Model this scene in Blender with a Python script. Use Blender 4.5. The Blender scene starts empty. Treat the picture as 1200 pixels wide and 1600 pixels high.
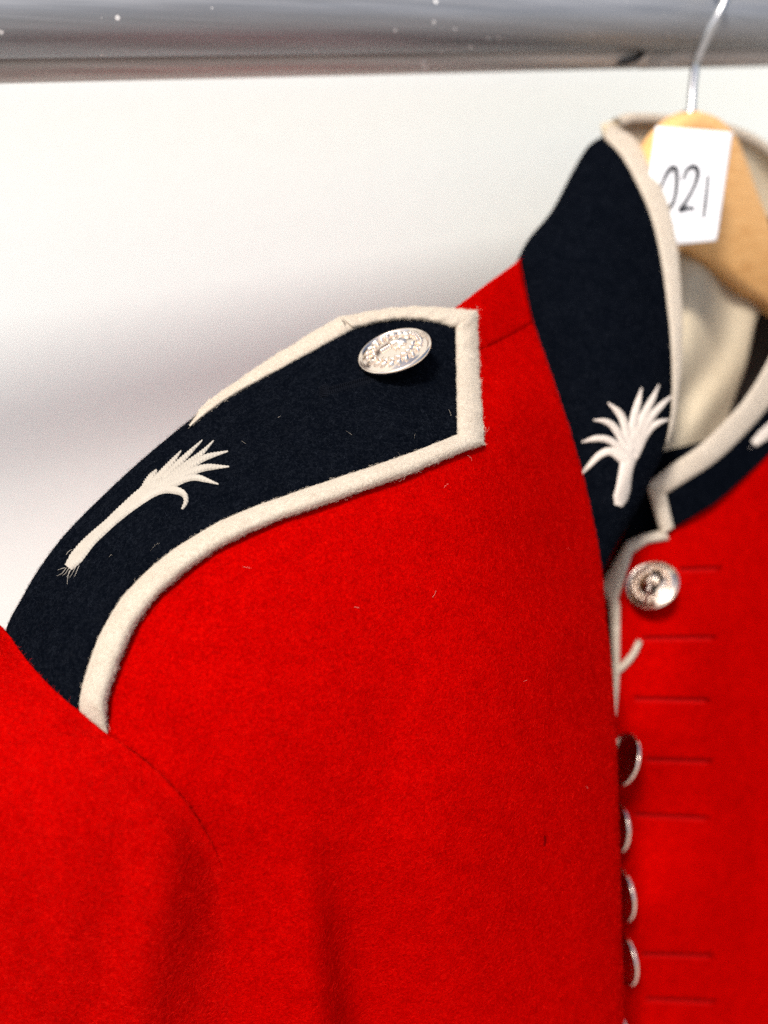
import bpy, bmesh, math, random
import numpy as np
from mathutils import Vector

random.seed(7)
rng = np.random.default_rng(7)
SC = bpy.context.scene
COL = SC.collection
R = math.radians

# ------------------------------------------------------------------ camera, sky, sun, exposure
PITCH = R(20)
FPX = 1600.0                       # focal length in pixels of the 1200 x 1600 photograph
EYE = np.array([0.0, 0.0, 1.6])
cam_d = bpy.data.cameras.new('camera')
cam = bpy.data.objects.new('camera', cam_d)
COL.objects.link(cam)
cam.location = EYE
cam.rotation_euler = (R(90) - PITCH, 0, 0)
cam_d.sensor_fit = 'HORIZONTAL'
cam_d.sensor_width = 36
cam_d.lens = FPX / 1200 * 36
cam_d.clip_start = 0.01
cam_d.clip_end = 200
cam_d.dof.use_dof = True
cam_d.dof.focus_distance = 0.300
cam_d.dof.aperture_fstop = 7.6
SC.camera = cam

SUN_EL, SUN_AZ = R(50), R(22)      # travel azimuth, clockwise from +Y
travel = Vector((math.sin(SUN_AZ) * math.cos(SUN_EL), math.cos(SUN_AZ) * math.cos(SUN_EL), -math.sin(SUN_EL)))
w = bpy.data.worlds.new('World')
SC.world = w
w.use_nodes = True
nt = w.node_tree
sky = nt.nodes.new('ShaderNodeTexSky')
sky.sky_type = 'NISHITA'
sky.sun_disc = False
sky.sun_elevation = SUN_EL
sky.sun_rotation = R(180) + SUN_AZ
sky.dust_density = 3.0
sky.ozone_density = 0.6
nt.links.new(sky.outputs[0], nt.nodes['Background'].inputs[0])
nt.nodes['Background'].inputs[1].default_value = 0.13
sl = bpy.data.lights.new('sun', 'SUN')
sl.energy = 3.7
sl.angle = R(10.0)
sl.color = (1.0, 0.95, 0.89)
so = bpy.data.objects.new('sun', sl)
COL.objects.link(so)
so.rotation_euler = travel.to_track_quat('-Z', 'Y').to_euler()
so.location = (-0.6, -2.0, 3.0)
SC.view_settings.view_transform = 'Standard'
SC.view_settings.look = 'None'
SC.view_settings.exposure = 0.3
SC.view_settings.gamma = 1
SC.cycles.use_denoising = False
SC.cycles.use_adaptive_sampling = False
SC.cycles.sample_clamp_indirect = 1.0
SC.cycles.sample_clamp_direct = 8.0
SC.cycles.blur_glossy = 1.0
SC.cycles.caustics_reflective = False
SC.cycles.caustics_refractive = False

# ------------------------------------------------------------------ projection helpers
FW = np.array([0, math.cos(PITCH), -math.sin(PITCH)])
UP = np.array([0, math.sin(PITCH), math.cos(PITCH)])
RT = np.array([1.0, 0, 0])


def P(px, py, d):
    """world point(s) of the place seen at photograph position (px, py) and d metres deep"""
    px, py, d = np.broadcast_arrays(np.asarray(px, float), np.asarray(py, float), np.asarray(d, float))
    return (EYE + ((px - 600) / FPX * d)[..., None] * RT + ((800 - py) / FPX * d)[..., None] * UP + d[..., None] * FW)


def proj(p):
    q = np.asarray(p) - EYE
    d = q @ FW
    return 600 + FPX * (q @ RT) / d, 800 - FPX * (q @ UP) / d, d


def catmull(pts, n):
    """n points along a smooth curve through pts, even in length"""
    p = np.asarray(pts, float)
    if len(p) == 2:
        t = np.linspace(0, 1, n)[:, None]
        return p[0] + (p[1] - p[0]) * t
    q = np.vstack([2 * p[0] - p[1], p, 2 * p[-1] - p[-2]])
    out = []
    for i in range(len(p) - 1):
        a, b, c, d = q[i:i + 4]
        t = np.linspace(0, 1, 16, endpoint=False)[:, None]
        out.append(0.5 * ((2 * b) + (c - a) * t + (2 * a - 5 * b + 4 * c - d) * t ** 2 + (3 * b - a - 3 * c + d) * t ** 3))
    out = np.vstack(out + [p[-1:]])
    return resample(out, n)


def resample(out, n, dims=2):
    s = np.r_[0, np.cumsum(np.linalg.norm(np.diff(out[:, :dims], axis=0), axis=1) + 1e-12)]
    t = np.linspace(0, s[-1], n)
    return np.stack([np.interp(t, s, out[:, k]) for k in range(out.shape[1])], 1)


def polyline(pts, n):
    return resample(np.asarray(pts, float), n)


class TPS:
    """smooth depth field through a few measured points"""
    def __init__(self, pts, smooth=1e-4):
        p = np.asarray(pts, float)
        self.c = p[:, :2] / 500
        n = len(p)
        A = np.zeros((n + 3, n + 3))
        A[:n, :n] = self.k(self.c, self.c) + np.eye(n) * smooth
        A[:n, n] = 1
        A[:n, n + 1:] = self.c
        A[n:, :n] = A[:n, n:].T
        self.w = np.linalg.solve(A, np.r_[p[:, 2], 0, 0, 0])

    @staticmethod
    def k(a, b):
        r2 = ((a[:, None] - b[None]) ** 2).sum(-1)
        return r2 * np.log(r2 + 1e-12) * 0.5

    def __call__(self, px, py):
        px, py = np.broadcast_arrays(np.asarray(px, float), np.asarray(py, float))
        q = np.stack([px.ravel(), py.ravel()], 1) / 500
        n = len(self.c)
        v = self.k(q, self.c) @ self.w[:n] + self.w[n] + q @ self.w[n + 1:]
        return v.reshape(px.shape)


class GridField:
    """depth read off a built grid of points"""
    def __init__(self, V):
        x, y, d = proj(V.reshape(-1, 3))
        r, c = V.shape[:2]
        i = np.arange(r * c).reshape(r, c)
        t = np.concatenate([np.stack([i[:-1, :-1], i[1:, :-1], i[1:, 1:]], -1).reshape(-1, 3),
                            np.stack([i[:-1, :-1], i[1:, 1:], i[:-1, 1:]], -1).reshape(-1, 3)])
        self.x, self.y, self.d, self.t = x, y, d, t

    def __call__(self, px, py):
        px, py = np.broadcast_arrays(np.asarray(px, float), np.asarray(py, float))
        out = np.empty(px.size)
        X, Y, D = self.x[self.t], self.y[self.t], self.d[self.t]
        den = (Y[:, 1] - Y[:, 2]) * (X[:, 0] - X[:, 2]) + (X[:, 2] - X[:, 1]) * (Y[:, 0] - Y[:, 2])
        den = np.where(abs(den) < 1e-9, 1e-9, den)
        for k, (a, b) in enumerate(zip(px.ravel(), py.ravel())):
            l0 = ((Y[:, 1] - Y[:, 2]) * (a - X[:, 2]) + (X[:, 2] - X[:, 1]) * (b - Y[:, 2])) / den
            l1 = ((Y[:, 2] - Y[:, 0]) * (a - X[:, 2]) + (X[:, 0] - X[:, 2]) * (b - Y[:, 2])) / den
            l2 = 1 - l0 - l1
            m = np.minimum(np.minimum(l0, l1), l2)
            h = m > -1e-6
            if h.any():
                dd = l0 * D[:, 0] + l1 * D[:, 1] + l2 * D[:, 2]
                out[k] = dd[h].min()
            else:
                j = np.argmin((self.x - a) ** 2 + (self.y - b) ** 2)
                out[k] = self.d[j]
        return out.reshape(px.shape)


def surf(F, px, py, off=0.0):
    """point on a depth field lifted by off along the field's own normal"""
    p = P(px, py, F(px, py))
    n = normal(F, px, py)
    return p + n * np.asarray(off)[..., None]


def normal(F, px, py, e=3.0):
    px = np.asarray(px, float)
    py = np.asarray(py, float)
    a = P(px + e, py, F(px + e, py)) - P(px - e, py, F(px - e, py))
    b = P(px, py + e, F(px, py + e)) - P(px, py - e, F(px, py - e))
    n = np.cross(b, a)
    n /= np.linalg.norm(n, axis=-1, keepdims=True) + 1e-15
    q = P(px, py, F(px, py)) - EYE
    s = np.sign((n * q).sum(-1, keepdims=True))
    return -n * s


# ------------------------------------------------------------------ object helpers
def tag(o, label=None, cat=None, group=None, kind=None):
    if label: o['label'] = label
    if cat: o['category'] = cat
    if group: o['group'] = group
    if kind: o['kind'] = kind
    return o


def empty(name, loc, label, cat):
    o = bpy.data.objects.new(name, None)
    o.empty_display_size = 0.02
    COL.objects.link(o)
    o.location = loc
    tag(o, label, cat)
    return o


def origin_of(o):
    v = np.zeros(3)
    while o is not None:
        v = v + np.array(o.location)
        o = o.parent
    return v


def obj(name, verts, faces, mat, parent=None, smooth=True, loc=None, thick=None, offset=-1.0, bevel=None, sub=0):
    """one mesh object from world-space points; loc is its own origin"""
    verts = np.asarray(verts, float).reshape(-1, 3)
    org = np.array(loc, float) if loc is not None else (origin_of(parent) if parent else verts.mean(0))
    me = bpy.data.meshes.new(name)
    me.from_pydata((verts - org).tolist(), [], faces if isinstance(faces, list) else faces.tolist())
    me.update()
    if smooth:
        me.polygons.foreach_set('use_smooth', [True] * len(me.polygons))
    me.materials.append(mat)
    o = bpy.data.objects.new(name, me)
    COL.objects.link(o)
    if parent:
        o.parent = parent
        o.location = org - origin_of(parent)
    else:
        o.location = org
    if thick:
        m = o.modifiers.new('thickness', 'SOLIDIFY')
        m.thickness = thick
        m.offset = offset
    if bevel:
        m = o.modifiers.new('bevel', 'BEVEL')
        m.width = bevel
        m.segments = 2
        m.limit_method = 'ANGLE'
    if sub:
        m = o.modifiers.new('sub', 'SUBSURF')
        m.levels = m.render_levels = sub
    return o


def gfaces(r, c, wrap=False, flip=False):
    i = np.arange(r * c).reshape(r, c)
    if wrap:
        j = np.hstack([i, i[:, :1]])
    else:
        j = i
    f = np.stack([j[:-1, :-1], j[1:, :-1], j[1:, 1:], j[:-1, 1:]], -1).reshape(-1, 4)
    return f[:, ::-1] if flip else f


def sheet(name, V, mat, parent=None, thick=None, **k):
    """grid of points -> sheet of cloth facing the camera, thickness going away from it"""
    r, c = V.shape[:2]
    a = V[r // 2, c // 2]
    n = np.cross(V[min(r // 2 + 1, r - 1), c // 2] - a, V[r // 2, min(c // 2 + 1, c - 1)] - a)
    flip = (n @ (a - EYE)) > 0
    return obj(name, V, gfaces(r, c, flip=flip), mat, parent, thick=thick, **k)


def tube_pts(path, rad, nseg=10, flat=None):
    """verts, faces of a tube along world points"""
    path = np.asarray(path, float)
    n = len(path)
    rad = np.broadcast_to(np.asarray(rad, float), (n,))
    t = np.gradient(path, axis=0)
    t /= np.linalg.norm(t, axis=1, keepdims=True) + 1e-15
    ref = np.array([0, 0, 1.0]) if abs(t[0][2]) < 0.9 else np.array([1.0, 0, 0])
    u = np.cross(t[0], ref)
    u /= np.linalg.norm(u)
    V = []
    for i in range(n):
        u = u - t[i] * (u @ t[i])
        u /= np.linalg.norm(u)
        v = np.cross(t[i], u)
        for k in range(nseg):
            a = 2 * math.pi * k / nseg
            V.append(path[i] + rad[i] * (math.cos(a) * u + math.sin(a) * v))
    V = np.array(V)
    F = gfaces(n, nseg, wrap=True).tolist()
    F.append(list(range(nseg))[::-1])
    F.append(list(range((n - 1) * nseg, n * nseg)))
    return V, F


def tube(name, path, rad, mat, parent=None, nseg=10, **k):
    V, F = tube_pts(path, rad, nseg)
    o = obj(name, V, F, mat, parent, **k)
    # caps flat
    return o


# ------------------------------------------------------------------ materials
def mat_new(name):
    m = bpy.data.materials.new(name)
    m.use_nodes = True
    t = m.node_tree
    b = t.nodes['Principled BSDF']
    return m, t, b


def noise(t, co, scale, detail=4, rough=0.6, dist=0.0):
    n = t.nodes.new('ShaderNodeTexNoise')
    n.inputs['Scale'].default_value = scale
    n.inputs['Detail'].default_value = detail
    n.inputs['Roughness'].default_value = rough
    n.inputs['Distortion'].default_value = dist
    if co is not None:
        t.links.new(co, n.inputs['Vector'])
    return n


def ramp(t, fac, stops):
    r = t.nodes.new('ShaderNodeValToRGB')
    e = r.color_ramp.elements
    while len(e) < len(stops):
        e.new(0.5)
    for k, (p, c) in enumerate(stops):
        e[k].position = p
        e[k].color = (*c, 1) if len(c) == 3 else c
    t.links.new(fac, r.inputs[0])
    return r


def mixc(t, fac, a, b, mode='MIX'):
    m = t.nodes.new('ShaderNodeMix')
    m.data_type = 'RGBA'
    m.blend_type = mode
    for s, v in ((0, fac), (6, a), (7, b)):
        if hasattr(v, 'is_linked'):
            t.links.new(v, m.inputs[s])
        elif s == 0:
            m.inputs[0].default_value = v
        else:
            m.inputs[s].default_value = (*v, 1)
    return m.outputs[2]


def felt(name, dark, mid, light, bump=0.5, sheen=0.25, tint=None, coarse=160, fine=1100):
    m, t, b = mat_new(name)
    tc = t.nodes.new('ShaderNodeTexCoord').outputs['Object']
    n1 = noise(t, tc, coarse, 5, 0.65)
    n2 = noise(t, tc, fine, 4, 0.7, 0.6)
    n3 = noise(t, tc, fine * 2.6, 3, 0.7)
    mx = t.nodes.new('ShaderNodeMath'); mx.operation = 'MULTIPLY_ADD'
    t.links.new(n1.outputs[0], mx.inputs[0]); mx.inputs[1].default_value = 0.25
    m2 = t.nodes.new('ShaderNodeMath'); m2.operation = 'MULTIPLY'
    t.links.new(n2.outputs[0], m2.inputs[0]); m2.inputs[1].default_value = 0.75
    t.links.new(m2.outputs[0], mx.inputs[2])
    r = ramp(t, mx.outputs[0], [(0.34, dark), (0.5, mid), (0.66, light)])
    t.links.new(r.outputs[0], b.inputs['Base Color'])
    b.inputs['Roughness'].default_value = 0.95
    b.inputs['Specular IOR Level'].default_value = 0.0
    b.inputs['Sheen Weight'].default_value = sheen
    b.inputs['Sheen Roughness'].default_value = 0.45
    b.inputs['Sheen Tint'].default_value = (*(tint or mid), 1)
    ad = t.nodes.new('ShaderNodeMath'); ad.operation = 'ADD'
    t.links.new(n2.outputs[0], ad.inputs[0]); t.links.new(n3.outputs[0], ad.inputs[1])
    bp = t.nodes.new('ShaderNodeBump')
    bp.inputs['Strength'].default_value = bump
    bp.inputs['Distance'].default_value = 0.0006
    t.links.new(ad.outputs[0], bp.inputs['Height'])
    t.links.new(bp.outputs[0], b.inputs['Normal'])
    return m


def plain(name, col, rough=0.5, metal=0.0, spec=0.5, bumpscale=None, bump=0.2, var=0.08, dist=0.0003):
    m, t, b = mat_new(name)
    tc = t.nodes.new('ShaderNodeTexCoord').outputs['Object']
    n = noise(t, tc, bumpscale or 300, 4, 0.6)
    d = tuple(c * (1 - var) for c in col)
    l = tuple(min(1, c * (1 + var)) for c in col)
    r = ramp(t, n.outputs[0], [(0.3, d), (0.7, l)])
    t.links.new(r.outputs[0], b.inputs['Base Color'])
    b.inputs['Roughness'].default_value = rough
    b.inputs['Metallic'].default_value = metal
    b.inputs['Specular IOR Level'].default_value = spec
    if bumpscale:
        bp = t.nodes.new('ShaderNodeBump')
        bp.inputs['Strength'].default_value = bump
        bp.inputs['Distance'].default_value = dist
        t.links.new(n.outputs[0], bp.inputs['Height'])
        t.links.new(bp.outputs[0], b.inputs['Normal'])
    return m


RED = felt('red_wool', (0.25, 0.0002, 0.0001), (0.385, 0.0004, 0.0002), (0.52, 0.0015, 0.0006), bump=0.8, sheen=0.0, tint=(0.8, 0.0, 0.0))
NAVY = felt('navy_wool', (0.0012, 0.0018, 0.0034), (0.0022, 0.0031, 0.0055), (0.0065, 0.0080, 0.0120), bump=0.9, sheen=0.0, tint=(0.35, 0.4, 0.55))
CREAM = felt('cream_felt', (0.43, 0.355, 0.275), (0.53, 0.45, 0.36), (0.62, 0.54, 0.44), bump=0.7, sheen=0.15, tint=(1, .95, .85))
LINING = felt('lining_cloth', (0.44, 0.365, 0.255), (0.55, 0.465, 0.335), (0.63, 0.54, 0.40), bump=0.25, sheen=0.05, coarse=60)
SHADELIN = plain('shaded_hollow_lining', (0.035, 0.026, 0.020), 0.7, spec=0.2, bumpscale=80, bump=0.2, var=0.2)  # dark colour paints in the shade of the jacket's hollow
FUZZ_R = plain('red_fibre', (0.55, 0.003, 0.001), 0.8, spec=0.06, var=0.35)
FUZZ_N = plain('navy_fibre', (0.011, 0.014, 0.021), 0.8, spec=0.1, var=0.5)
FUZZ_C = plain('cream_fibre', (0.62, 0.54, 0.44), 0.8, spec=0.1, var=0.1)
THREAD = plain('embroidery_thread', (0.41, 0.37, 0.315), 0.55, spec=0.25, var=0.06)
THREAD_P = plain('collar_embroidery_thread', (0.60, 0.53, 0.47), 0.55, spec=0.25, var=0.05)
DARKTHREAD = plain('dark_thread', (0.0050, 0.0060, 0.0095), 0.8, spec=0.03)
REDTHREAD = plain('red_thread', (0.42, 0.003, 0.003), 0.8, spec=0.04)
HOLE = plain('dark_red_thread', (0.10, 0.0006, 0.0008), 0.9, spec=0.0)
SILVER = plain('bright_silver', (0.88, 0.75, 0.64), 0.13, metal=1.0, var=0.02)  # silver; warm tint here and in RELIEF paints in rosy reflections
RELIEF = plain('struck_silver', (0.88, 0.75, 0.64), 0.27, metal=1.0, var=0.02)
CHROME = plain('hook_chrome', (0.50, 0.50, 0.51), 0.22, metal=1.0, var=0.1)
INK = plain('black_ink', (0.012, 0.012, 0.014), 0.55, var=0.2)
PAPER = plain('white_card', (0.74, 0.74, 0.76), 0.7, spec=0.3, bumpscale=1500, bump=0.06, var=0.02)
DARKMETAL = plain('dark_steel', (0.06, 0.055, 0.055), 0.45, metal=0.6, bumpscale=800, bump=0.2)


RA, RB = P(0, 92, 0.350), P(1200, 76, 0.500)


def wood_mat():
    m, t, b = mat_new('pale_hanger_wood')
    tc = t.nodes.new('ShaderNodeTexCoord').outputs['Object']
    mp = t.nodes.new('ShaderNodeMapping')
    mp.inputs['Scale'].default_value = (8, 8, 60)
    mp.inputs['Rotation'].default_value = (0, R(30), 0)
    t.links.new(tc, mp.inputs[0])
    n = noise(t, mp.outputs[0], 9, 6, 0.6, 1.2)
    r = ramp(t, n.outputs[0], [(0.3, (0.63, 0.315, 0.105)), (0.55, (0.78, 0.435, 0.165)), (0.75, (0.83, 0.49, 0.21))])
    t.links.new(r.outputs[0], b.inputs['Base Color'])
    b.inputs['Roughness'].default_value = 0.42
    b.inputs['Specular IOR Level'].default_value = 0.35
    return m


def steel_mat(name, base, blotch, spots=True, rough=0.48):
    m, t, b = mat_new(name)
    tc = t.nodes.new('ShaderNodeTexCoord').outputs['Object']
    mp = t.nodes.new('ShaderNodeMapping')
    m0 = t.nodes.new('ShaderNodeMapping')
    m0.inputs['Rotation'].default_value = (0, 0, -math.atan2(RB[1] - RA[1], RB[0] - RA[0]))
    mp.inputs['Scale'].default_value = (0.03, 1, 1)       # streaks along the tube
    t.links.new(tc, m0.inputs[0])
    t.links.new(m0.outputs[0], mp.inputs[0])
    n1 = noise(t, mp.outputs[0], 90, 6, 0.65, 0.4)
    r = ramp(t, n1.outputs[0], [(0.30, blotch), (0.52, base), (0.75, tuple(min(1, c * 1.25) for c in base))])
    col = r.outputs[0]
    n2 = noise(t, mp.outputs[0], 420, 3, 0.6)
    r2 = ramp(t, n2.outputs[0], [(0.4, (0.90, 0.90, 0.90)), (0.65, (1.05, 1.04, 1.04))])
    col = mixc(t, 1.0, col, r2.outputs[0], 'MULTIPLY')
    rg = t.nodes.new('ShaderNodeMapRange')
    rg.inputs[3].default_value = rough - 0.1
    rg.inputs[4].default_value = rough + 0.2
    t.links.new(n2.outputs[0], rg.inputs[0])
    t.links.new(rg.outputs[0], b.inputs['Roughness'])
    met = 0.62
    b.inputs['Metallic'].default_value = met
    if spots:                                             # dried flecks of white paint and dust
        vo = t.nodes.new('ShaderNodeTexVoronoi')
        vo.inputs['Scale'].default_value = 260
        t.links.new(tc, vo.inputs['Vector'])
        sp = t.nodes.new('ShaderNodeSeparateColor')
        t.links.new(vo.outputs['Color'], sp.inputs[0])
        siz = t.nodes.new('ShaderNodeMapRange')
        siz.inputs[1].default_value = 0.55; siz.inputs[2].default_value = 1.0
        siz.inputs[3].default_value = 0.0; siz.inputs[4].default_value = 0.34
        t.links.new(sp.outputs[0], siz.inputs[0])
        n3 = noise(t, tc, 22, 2, 0.5)
        r3 = ramp(t, n3.outputs[0], [(0.42, (0, 0, 0)), (0.62, (1, 1, 1))])
        mu = t.nodes.new('ShaderNodeMath'); mu.operation = 'MULTIPLY'
        t.links.new(siz.outputs[0], mu.inputs[0]); t.links.new(r3.outputs[0], mu.inputs[1])
        lt = t.nodes.new('ShaderNodeMath'); lt.operation = 'LESS_THAN'
        t.links.new(vo.outputs['Distance'], lt.inputs[0]); t.links.new(mu.outputs[0], lt.inputs[1])
        col = mixc(t, lt.outputs[0], col, (0.72, 0.70, 0.68))
        im = t.nodes.new('ShaderNodeMath'); im.operation = 'MULTIPLY_ADD'
        t.links.new(lt.outputs[0], im.inputs[0]); im.inputs[1].default_value = -met; im.inputs[2].default_value = met
        t.links.new(im.outputs[0], b.inputs['Metallic'])
    t.links.new(col, b.inputs['Base Color'])
    bp = t.nodes.new('ShaderNodeBump')
    bp.inputs['Strength'].default_value = 0.12
    bp.inputs['Distance'].default_value = 0.0003
    t.links.new(n1.outputs[0], bp.inputs['Height'])
    t.links.new(bp.outputs[0], b.inputs['Normal'])
    return m


WOOD = wood_mat()
STEEL = steel_mat('galvanised_steel', (0.29, 0.297, 0.31), (0.21, 0.21, 0.215))
STEEL2 = steel_mat('worn_steel', (0.48, 0.45, 0.43), (0.31, 0.26, 0.245), spots=True, rough=0.5)
WALLM = plain('white_wall_paint', (0.795, 0.83, 0.80), 0.85, spec=0.2, bumpscale=120, bump=0.08, var=0.012, dist=0.001)
GROUNDM = plain('pale_concrete', (0.42, 0.39, 0.36), 0.9, bumpscale=30, bump=0.3, var=0.15, dist=0.002)

# ------------------------------------------------------------------ the setting
g = 30.0
ground = obj('ground', [(-g, -g, 0), (g, -g, 0), (g, g, 0), (-g, g, 0)], [[0, 1, 2, 3]], GROUNDM, smooth=False, loc=(0, 0, 0))
tag(ground, kind='structure')

WROT = R(25)
WN = np.array([math.sin(WROT), -math.cos(WROT), 0])
WT = np.array([math.cos(WROT), math.sin(WROT), 0])
W0 = np.array([0, 0.54, 0])
wv, wf = [], []
for s, tt, z in [(a, b_, c) for a in (-4, 4) for b_ in (0, -0.12) for c in (0.0, 3.2)]:
    wv.append(W0 + WT * s + WN * tt + np.array([0, 0, z]))
wf = [[0, 1, 5, 4], [2, 6, 7, 3], [0, 2, 3, 1], [4, 5, 7, 6], [1, 3, 7, 5], [0, 4, 6, 2]]
wall = obj('wall', wv, wf, WALLM, smooth=False, loc=W0)
tag(wall, 'plain white wall behind the clothes rail and the red jacket', 'wall')

# ------------------------------------------------------------------ clothes rail
rdir = (RB - RA) / np.linalg.norm(RB - RA)
rail = empty('clothes_rail', (RA + RB) / 2, 'grey scuffed steel clothes rail of two tubes crossing above the jacket', 'clothes rail')


def rail_tube(name, pxa, pxb, rad, mat, t0=-1.2, t1=1.2, nseg=64):
    """tube whose lower outline runs through the two measured points"""
    a, b_ = P(*pxa), P(*pxb)
    v = (b_ - a) / np.linalg.norm(b_ - a)
    side = a - EYE
    n = np.cross(np.cross(v, side), v)  # keep only to orient
    view = side - v * (side @ v)
    view /= np.linalg.norm(view)
    upn = np.cross(v, view)
    if upn[2] < 0:
        upn = -upn
    c = upn * rad
    n_ = 60
    path = [a + c + v * s for s in np.linspace(t0, t1, n_)]
    V, F = tube_pts(np.array(path), rad, nseg)
    o = obj(name, V, F, mat, rail, loc=(a + b_) / 2 + c)
    return o, a + c, v


up_tube, UA, UV = rail_tube('upper_tube', (0, 92, 0.350), (1200, 76, 0.500), 0.0125, STEEL)
lo_tube, LA, LV = rail_tube('lower_tube', (0, 131, 0.363), (1200, 103, 0.515), 0.0062, STEEL2)
# wider sleeve on the right half of the lower tube and its bent locking tab
q0 = None
for s in np.linspace(0, 1, 2000):
    x, y, d = proj(LA + LV * s)
    if x > 1003:
        q0 = s
        break
V, F = tube_pts(np.array([LA + LV * s for s in np.linspace(q0, q0 + 0.6, 30)]), 0.0065, 64)
obj('sleeve_tube', V, F, STEEL2, rail)
# tab: a strip of steel curling down off the sleeve's end
tabc = catmull([(1012, 72, .476), (1004, 84, .470), (992, 94, .467), (977, 98, .467), (964, 101, .469)], 20)
wv = np.array([0.0, 0.012, 0.0])
rows = []
for k, (a, b_, c_) in enumerate(tabc):
    p = P(a, b_, c_)
    rows.append([p, p + np.array([0.002, 0.006, 0.0005]), p + np.array([0.004, 0.012, 0.001])])
sheet('locking_tab', np.array(rows), DARKMETAL, rail, thick=0.0022, offset=0)

# ------------------------------------------------------------------ the tunic
troot_loc = P(640, 1900, 0.40)
tunic = empty('military_tunic', troot_loc,
              'scarlet wool military tunic with navy collar and cream edged shoulder strap, on a hanger', 'jacket')

# depth of the wearer's right front and shoulder, read at points of the photograph
RIDGE = [(-60, 1075), (2, 1003), (32, 948), (62, 898), (112, 838), (202, 748), (302, 664), (430, 566), (535, 504), (640, 490), (712, 484), (760, 446), (812, 407), (870, 372)]
body_pts = [
    (165, 1145, .2700), (195, 1010, .2740), (235, 945, .2765), (300, 885, .2800), (380, 835, .2835), (470, 800, .2870), (570, 765, .2920), (660, 730, .3000), (757, 692, .3150),
    (10, 985, .2950), (62, 895, .3010), (112, 835, .3050), (202, 745, .3120), (302, 660, .3190), (430, 565, .3290), (535, 500, .3370), (640, 486, .3440), (745, 484, .3520), (812, 408, .3820),
    (80, 990, .2835), (150, 900, .2885), (250, 790, .2960), (360, 715, .3030), (480, 640, .3120), (600, 590, .3210), (700, 570, .3330),
    (790, 560, .3520), (835, 500, .3740), (865, 600, .3640), (800, 640, .3330), (905, 720, .3640), (935, 850, .3660), (948, 950, .3640),
    (450, 950, .2780), (600, 900, .2870), (700, 850, .2970), (820, 800, .3220), (800, 1000, .3060), (880, 1000, .3260), (958, 1150, .3500), (900, 1200, .3260), (700, 1150, .2920), (500, 1150, .2760),
    (300, 1080, .2710), (300, 1250, .2690), (450, 1350, .2790), (650, 1400, .2950), (850, 1400, .3210), (930, 1420, .3410), (972, 1450, .3560), (976, 1700, .3720), (850, 1700, .3420), (650, 1700, .3180), (400, 1700, .3040),
    (200, 1400, .2800), (100, 1700, .3040), (-100, 1300, .2840), (-100, 1800, .315), (0, 1150, .2800)]
FB0 = TPS(body_pts, 2e-4)


def gauss(px, py, cx, cy, sx, sy, rot=0):
    c, s = math.cos(R(rot)), math.sin(R(rot))
    x, y = px - cx, py - cy
    u, v = x * c + y * s, -x * s + y * c
    return np.exp(-(u / sx) ** 2 - (v / sy) ** 2)


def FB(px, py):
    px, py = np.broadcast_arrays(np.asarray(px, float), np.asarray(py, float))
    d = FB0(px, py)
    # soft folds low on the chest: a ridge with a valley to the right of it
    low = 1 / (1 + np.exp(-(py - 1400) / 50))
    xr = 492 + (py - 1400) * 0.10
    t_ = px - xr - 18
    d = d - 0.0040 * low * np.exp(-((px - xr) / 60) ** 2) + 0.0150 * low / (1 + np.exp(-t_ / 13)) * np.exp(-(np.maximum(t_, 0) / 150) ** 1.6)
    d = d - 0.0022 * gauss(px, py, 720, 1470, 90, 170, 5) + 0.0024 * gauss(px, py, 600, 1180, 60, 150, 12)
    d = d + 0.0022 * gauss(px, py, 320, 1190, 70, 30, 45)       # hollow beside the sleeve seam
    d = d + 0.0010 * np.sin(px / 71 + py / 160) * np.clip((py - 850) / 400, 0, 1)
    return d


nU, nV = 190, 170
T = catmull(RIDGE[1:-1], nU)
Rb = catmull([(812, 407), (832, 500), (866, 600), (905, 722), (930, 830), (941, 900), (946, 960), (956, 1050), (962, 1150), (967, 1300), (971, 1450), (974, 1600), (976, 1820)], nV)
Lb = catmull([(2, 1003), (-20, 1200), (-60, 1500), (-100, 1820)], nV)
Bt = catmull([(-100, 1820), (976, 1820)], nU)
u = np.linspace(0, 1, nU)[None, :, None]
v = np.linspace(0, 1, nV)[:, None, None]
G = (1 - v) * T[None] + v * Bt[None] + (1 - u) * Lb[:, None] + u * Rb[:, None] \
    - ((1 - u) * (1 - v) * T[0] + u * (1 - v) * T[-1] + (1 - u) * v * Bt[0] + u * v * Bt[-1])
D = FB(G[..., 0], G[..., 1])
# round the front edge away over its last stretch so the outline is a true turning edge
e = np.clip((u[..., 0] - 0.94) / 0.06, 0, 1) * np.clip((np.linspace(0, 1, nV)[:, None] - 0.25) / 0.15, 0, 1)
D = D + 0.009 * (1 - np.sqrt(np.clip(1 - e ** 2, 0, 1)))
body = P(G[..., 0], G[..., 1], D)
right = []
for dx, dd in ((0.5, .006), (-6, .014), (-22, .030), (-40, .05)):
    right.append(P(Rb[:, 0] + dx * np.clip(np.linspace(-1.2, 5, nV), 0, 1), Rb[:, 1], D[:, -1] + dd * np.linspace(0.5, 1, nV)))
body = np.concatenate([body, np.stack(right, 1)], 1)
top = []
for dy, dd in ((30, .085), (14, .045), (3, .018), (-1, .006)):
    tt = np.concatenate([T, Rb[:1], Rb[:1], Rb[:1], Rb[:1]])
    td = np.concatenate([D[0], D[0, -1] + np.array([.006, .010, .015, .02])])
    fac = np.interp(np.arange(len(tt)), [0, nU - 26, nU - 6, len(tt)], [.7, .7, -.5, -1])
    top.append(P(tt[:, 0] + dy * fac, tt[:, 1] + dy, td + dd))
body = np.concatenate([np.stack(top, 0), body], 0)
front = sheet('front_panel', body, RED, tunic, thick=0.0008)


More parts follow.
